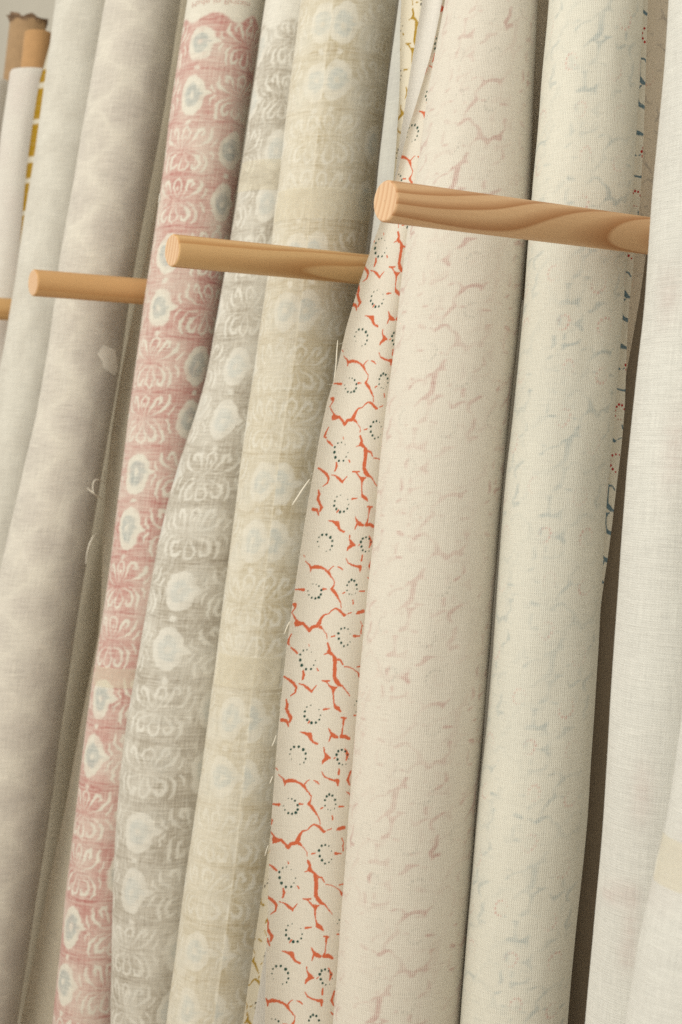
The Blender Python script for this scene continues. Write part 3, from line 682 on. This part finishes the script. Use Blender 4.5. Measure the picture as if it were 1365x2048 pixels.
R_h = Roll([(600, 0), (575, 200), (550, 420), (530, 580), (505, 750), (480, 930), (455, 1130), (430, 1330), (402, 1550), (370, 1750), (346, 1950), (332, 2048)],
           [(795, 0), (770, 200), (745, 420), (727, 560), (702, 750), (678, 930), (655, 1130), (632, 1330), (606, 1550), (578, 1750), (552, 1950), (540, 2048)], -.452, seed=8, ztop=.45)
e = roll_empty('fabric_roll', R_h, 'sand-beige ikat roll with faint pale ovals and a lengthwise seam')
seamH = seam_at(R_h, [(668, 0), (648, 150), (632, 300), (608, 560), (585, 750), (560, 900), (540, 1080), (520, 1250), (500, 1430), (475, 1700), (440, 1950), (428, 2048)])
ROWH = rows_at(R_h, [(130, 2), (575, 1), (1020, 0), (1480, -1), (1930, -2)])
fA = ikat_pat(R_h.rm*R_h.d_of(630, 130), ROWH, 31, vtop=top_edge(R_h, 10, .003, 60), twist=.01, contrast=.9, ghost=.35)
fB = ikat_pat(R_h.rm*R_h.d_of(667, 130), ROWH, 37, vtop=top_edge(R_h, 12, .003, 60), twist=.01, contrast=1.1, ghost=.3, gofs=(-.03, .012))
def sand_pat(U, Z, D):
    A, B = fA(U, Z, D), fB(U, Z, D); m = np.clip((D-seamH.d(Z))*R_h.rm/.0008, 0, 1)
    return tuple(a*(1-m)*.85+b*m*1.1 for a, b in zip(A, B))
R_h.fabric('fabric', M_beige, e, pitch=.00115, pattern=sand_pat, seam=seamH)
R_h.patch('tape', 552, 742, 392, 452, M_tape, e, off=.0012)
R_h.patch('tape', 437, 560, 1300, 1362, M_tape, e, off=.0012)

# ---- slot between pegs one and two
R_i = Roll([(798, 0), (772, 200), (748, 430), (728, 600), (690, 1000), (640, 1500), (580, 2048)], [(918, 0), (892, 200), (868, 430), (848, 600), (810, 1000), (760, 1500), (700, 2048)], -.305, seed=9, ztop=.42)
e_i = roll_empty('fabric_roll', R_i, 'pale blue-grey linen roll with a mustard-printed loose edge, behind the coral flap')
R_i.fabric('fabric', M_lin5, e_i)

R_k = Roll([(890, 0), (873, 97), (860, 170), (845, 260), (833, 350), (815, 440), (803, 540), (793, 640), (775, 780), (760, 900), (745, 1080), (732, 1200), (720, 1310), (702, 1550), (690, 1700), (672, 1950), (664, 2048)],
           [(1078, 0), (1071, 150), (1058, 430), (1040, 650), (1021, 850), (1006, 1000), (990, 1200), (972, 1450), (951, 1650), (935, 1850), (920, 2048)], -.165, seed=10, ztop=.38)
e_k = roll_empty('fabric_roll', R_k, 'thick cream canvas roll flecked with rose, its wide flap printed with coral outlines')
def back_print(a0, z0, seed, s0=1.0):
    def f(U, Z, D):
        j = .0010*(vnoise(U*60, Z*60, seed)-.5)
        u = -(U-a0)+j; v = (Z-z0)+j
        ink = BLOSSOM.sample('soft', u*s0, v*s0); dot = BLOSSOM.sample('softdot', u*s0, v*s0)
        ink = np.maximum(ink, .28*BLOSSOM.sample('soft', u*.9+.047, v*.9+.083))
        worn = np.clip(.12+1.05*vnoise(U*55, Z*45, seed+1), .12, 1.1)
        g = vnoise(U*18, Z*14, seed+2)
        return ink*worn, dot*np.clip(worn*1.0, 0, 1), np.clip(g-.4, 0, 1)
    return f
R_k.fabric('fabric', M_canvas_p, e_k, pitch=.00115, pattern=back_print(.01, -.1, 41))
tK = lambda y: np.interp(y, R_k.ysr[::-1], R_k.ts[::-1])
V0 = np.polyfit([850, 1263, 1697], [690, 619, 577], 2)
def coral_map(X, Y):
    xv = np.polyval(V0, np.clip(Y, 500, 2100)) + np.minimum(Y-500, 0)*-.20
    b = np.interp(Y, [-400, 0, 430, 850, 1263, 1697, 2140], [-2.12, -1.08, -.03, 1, 2, 3, 4])
    k = np.interp(Y, [0, 430, 850, 1263, 1697], [1.5, 1.35, 1.12, 1.0, .94])*4.55e-4*.22/.1*1.0
    u = (X-xv)*k/2.2*1.0; return u*2.2*.4545, -(b-2)*.1879
def coral_pat(X, Y, U, V):
    xv = np.interp(Y, [0, 200, 430, 640, 850, 1263, 1697, 2048], [905, 845, 775, 728, 690, 619, 577, 553])
    b = np.interp(Y, [-400, 0, 430, 850, 1263, 1697, 2140], [-2.12, -1.08, -.03, 1, 2, 3, 4])
    k = np.interp(Y, [0, 430, 850, 1263, 1697], [1.6, 1.35, 1.12, 1.0, .95])
    u = (X-xv)*4.55e-4*k; v = -(b-2)*.1879 + .00012*(X-xv)*.35
    n = .00022*(vnoise(X*.35, Y*.35, 3)-.5)*2
    return BLOSSOM.sample('ink', u+n, v+n), BLOSSOM.sample('dot', u, v), u*0
flap_left = [(900, -90), (886, 0), (866, 97), (850, 150), (834, 205), (815, 262), (795, 350), (775, 410), (755, 462), (735, 520), (718, 570), (705, 615), (692, 655), (676, 735), (668, 760), (655, 800), (640, 870), (630, 930), (617, 1000), (602, 1095), (590, 1180), (580, 1240), (573, 1300), (562, 1400), (555, 1480), (549, 1560), (543, 1640), (538, 1740), (535, 1850), (532, 1950), (530, 2048), (528, 2150)]
flap_right = [(910, -90), (903, 0), (895, 97), (888, 170), (875, 260), (863, 350), (848, 440), (835, 540), (825, 640), (808, 780), (793, 900), (778, 1080), (765, 1200), (753, 1310), (735, 1550), (723, 1700), (705, 1950), (697, 2048), (690, 2150)]
_, PK = sheet('printed_flap', flap_left, flap_right, lambda y: tK(y)+np.interp(y, [0, 600, 2048], [.012, .012, .008]), lambda y: tK(y)+.018, M_coral, e_k, -90, 2150, 1500, 130, bend=.0055, pattern=coral_pat, seed=2)
sheet('inner_layer', [(865, -120), (845, 0), (820, 150), (800, 280), (787, 380), (770, 480), (735, 620), (690, 800), (640, 1050), (600, 1400), (560, 1720), (537, 1870), (506, 2048), (490, 2140)],
      [(925, -120), (905, 0), (893, 170), (868, 350), (838, 540), (810, 780), (780, 1080), (755, 1310), (728, 1700), (700, 2048), (690, 2140)], lambda y: tK(y)+.032, lambda y: tK(y)+.036, M_white, e_k, -120, 2140, 240, 20, bend=.003)
def mustard_pat(X, Y, U, V):
    u = (X-(820-.165*Y))*5.2e-4*1.25+.012; v = -Y*5.2e-4*.9
    return BLOSSOM.sample('ink', u, v), BLOSSOM.sample('dot', u, v), u*0
sheet('loose_edge', [(810, -100), (803, 0), (800, 60), (801, 150), (797, 230), (790, 330), (782, 420), (755, 560), (690, 900), (620, 1300), (545, 1640), (530, 1750), (510, 1880), (486, 2048), (470, 2140)],
      [(880, -100), (875, 0), (850, 170), (830, 350), (815, 420), (800, 560), (770, 900), (720, 1300), (650, 1640), (600, 2048), (590, 2140)], lambda y: tK(y)+.050, lambda y: tK(y)+.052, M_mustard, e_i, -100, 2140, 900, 60, bend=.003, pattern=mustard_pat)
tt = lambda y: float(tK(y))+.004
px_thread([(676, 680), (674, 705), (672, 735), (668, 762)], .00055, tt(700), e_k)
px_thread([(620, 958), (608, 975), (595, 995), (585, 1010)], .00075, tt(980), e_k)
px_thread([(580, 1243), (575, 1253), (569, 1268)], .0006, tt(1250), e_k)
px_thread([(553, 1470), (549, 1482), (544, 1493)], .0005, tt(1480), e_k)
px_thread([(546, 1552), (543, 1560), (540, 1567)], .0005, tt(1560), e_k)
px_thread([(537, 1690), (533, 1702), (530, 1712)], .0004, tt(1700), e_k)

rs = np.random.RandomState(9); V = []; Q = []                    # fine frayed fibres along the cut edge of the flap
FL = poly(flap_left)
for k in range(90):
    y = rs.uniform(470, 2040); x = float(FL.raw(y)*.5+FL(y)*.5); L_ = rs.uniform(4, 14); a = rs.normal(2.4, .5); cu_ = rs.normal(0, .9)
    pts = [(x+2, y)]
    for j in range(5): pts.append((pts[-1][0]+L_/5*math.cos(a), pts[-1][1]+L_/5*math.sin(a))); a += cu_/5
    t0 = float(tK(y))+float(np.interp(y, [0, 600, 2048], [.012, .012, .008]))+.002; w = rs.uniform(.35, .7)
    for px_, py_ in pts:
        V.append(at_t(px_, py_-w*.5, t0)); V.append(at_t(px_, py_+w*.5, t0)); V.append(at_t(px_+w*.3, py_, t0-.0003))
        w *= .9
    b0 = len(V)-18
    for j in range(5):
        for m_ in range(3): Q.append((b0+3*j+m_, b0+3*j+(m_+1) % 3, b0+3*j+3+(m_+1) % 3, b0+3*j+3+m_))
fo = link('frayed_fibres', build_mesh('frayed_fibres', V, Q), M_thread, e_k); fo['kind'] = 'stuff'

R_l = Roll([(1096, 0), (1083, 150), (1061, 430), (1042, 650), (1023, 850), (1008, 1000), (991, 1200), (973, 1450), (952, 1650), (936, 1850), (920, 2048)],
           [(1286, 0), (1277, 200), (1265, 400), (1250, 560), (1236, 750), (1223, 900), (1213, 1000), (1205, 1150), (1193, 1350), (1172, 1650), (1152, 1850), (1136, 2048)], -.0785, seed=11, ztop=.34)
e = roll_empty('fabric_roll', R_l, 'cream canvas roll flecked blue-grey with red dot rings')
R_l.fabric('fabric', M_canvas_b, e, pitch=.0012, pattern=back_print(.033, .03, 51, 1.0))
tL = lambda y: np.interp(y, R_l.ysr[::-1], R_l.ts[::-1])
def blue_pat(X, Y, U, V):
    u = (X-(1290-.075*Y))*4.6e-4+.027; v = -Y*4.4e-4+.03
    return BLOSSOM.sample('ink', u, v), BLOSSOM.sample('dot', u, v), u*0
sheet('loose_edge', [(1303, -80), (1296, 0), (1292, 150), (1288, 270), (1281, 400), (1268, 520), (1256, 640), (1253, 730), (1250, 820), (1243, 900), (1235, 960), (1226, 1040), (1217, 1110), (1208, 1165), (1200, 1230)],
      [(1270, -80), (1262, 0), (1255, 200), (1243, 400), (1228, 560), (1214, 750), (1201, 900), (1191, 1000), (1183, 1150), (1178, 1230)], lambda y: tL(y)+.006, lambda y: tL(y)+.006, M_blue, e, -80, 1225, 1000, 44, bend=.0, pattern=blue_pat, ruff=.0006)
def lay_pat(X, Y, U, V):
    u = (X-(1290-.1*Y))*5.0e-4; v = -Y*4.6e-4
    return BLOSSOM.sample('ink', u, v)*.8, BLOSSOM.sample('dot', u, v)*.5, u*0
sheet('inner_layer', [(1352, -80), (1342, 0), (1330, 200), (1302, 440), (1280, 600), (1258, 720), (1240, 820), (1222, 900)], [(1255, -80), (1250, 0), (1243, 200), (1228, 440), (1213, 600), (1200, 720), (1188, 820), (1180, 900)], lambda y: tL(y)+.040, lambda y: tL(y)+.030, M_backl, e, -80, 900, 500, 60, bend=.002, pattern=lay_pat)
sheet('back_layer', [(1118, -80), (1110, 0), (1098, 200), (1080, 430), (1060, 600)], [(1045, -80), (1040, 0), (1035, 200), (1020, 430), (1005, 600)], lambda y: tL(y)+.056, lambda y: tL(y)+.056, M_backl, e_k, -80, 600, 120, 20, bend=.001)

# ---- right of the first peg
def px_of(p):
    d = np.asarray(p)-CP; t = d@CF; return W/2+F*(d@CR)/t, H/2-F*(d@CU)/t, t
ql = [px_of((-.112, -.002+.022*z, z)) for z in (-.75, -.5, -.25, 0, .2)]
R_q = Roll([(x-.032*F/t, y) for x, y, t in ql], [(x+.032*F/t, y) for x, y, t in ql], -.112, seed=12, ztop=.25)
e = roll_empty('fabric_roll', R_q, 'canvas roll coloured dark as shade, between the blue-flecked roll and the coarse white roll')
R_q.fabric('fabric', M_dark, e)  # fills the gap; its darkness is shade put into the cloth colour
R_n = Roll([(1336, 0), (1326, 150), (1312, 300), (1300, 450), (1289, 640), (1270, 800), (1255, 950), (1241, 1150), (1226, 1350), (1209, 1600), (1190, 1850), (1172, 2048)],
           [(1606, 0), (1596, 150), (1570, 450), (1540, 800), (1511, 1150), (1479, 1600), (1442, 2048)], .175, seed=13, ztop=.30)
e = roll_empty('fabric_roll', R_n, 'coarse white linen roll with blurred blush stains, beside the white roll with a tape band')
def blush_pat(U, Z, D):
    c = 0
    for x, y, su, sv in ((1250, 1760, .012, .008), (1268, 1805, .006, .02), (1225, 1775, .012, .006), (1290, 1560, .008, .02), (1262, 1880, .008, .01), (1340, 600, .012, .02), (1352, 900, .010, .03)):
        c = c+np.exp(-((U-R_n.rm*R_n.d_of(x, y))/su)**2-((Z-R_n.z_of(y))/sv)**2)
    return np.clip(c, 0, 1)*(.5+.7*vnoise(U*90, Z*500, 61)), c*0, c*0
R_n.fabric('fabric', M_lin4, e, pitch=.0018, pattern=blush_pat)
R_o = Roll([(1420, 1000), (1390, 1300), (1366, 1430), (1341, 1600), (1320, 1710), (1298, 1800), (1274, 1900), (1250, 2048)], [(1680, 1000), (1640, 1300), (1600, 1600), (1570, 1800), (1530, 2048)], .288, seed=14, ztop=.22)
e = roll_empty('fabric_roll', R_o, 'smooth white linen roll with a cream tape band, at the front of the rack')
R_o.fabric('fabric', M_lin4, e, pitch=.0018, pattern=lambda U, Z, D: (np.clip(vnoise(U*30, Z*30, 71)-.6, 0, 1)*1.2, U*0, U*0))
R_o.patch('tape', 1310, 1440, 1668, 1760, M_tape, e)

for a, b in ((R_k, R_l), (R_k, R_i), (R_h, R_g), (R_g, R_p), (R_h, R_i), (R_d, R_c), (R_d, R_e), (R_p, R_d), (R_n, R_o), (R_n, R_l), (R_q, R_l), (R_q, R_n), (R_f1, R_f2), (R_c, R_f2), (R_c, R_e)):
    zz = np.linspace(-.9, .25, 8); g = np.linalg.norm(a.centre(zz)-b.centre(zz), axis=1)-a.rad(zz)-b.rad(zz)
    print('GAP', a.seed, b.seed, g.round(3))
for r in (R_f1, R_f2, R_c, R_d, R_e, R_p, R_g, R_h, R_i, R_k, R_l, R_n, R_o, R_q):
    z = np.array([-1.0, -.5, 0, .3]); print('ROLL', r.seed, 'x', r.x0, 'y', r.centre(z)[:, 1].round(3), 'r', r.rad(z).round(3), 'rm', round(r.rm, 4))
print('TRIS', sum(len(o.data.polygons)*2 for o in SC.objects if o.type == 'MESH'))
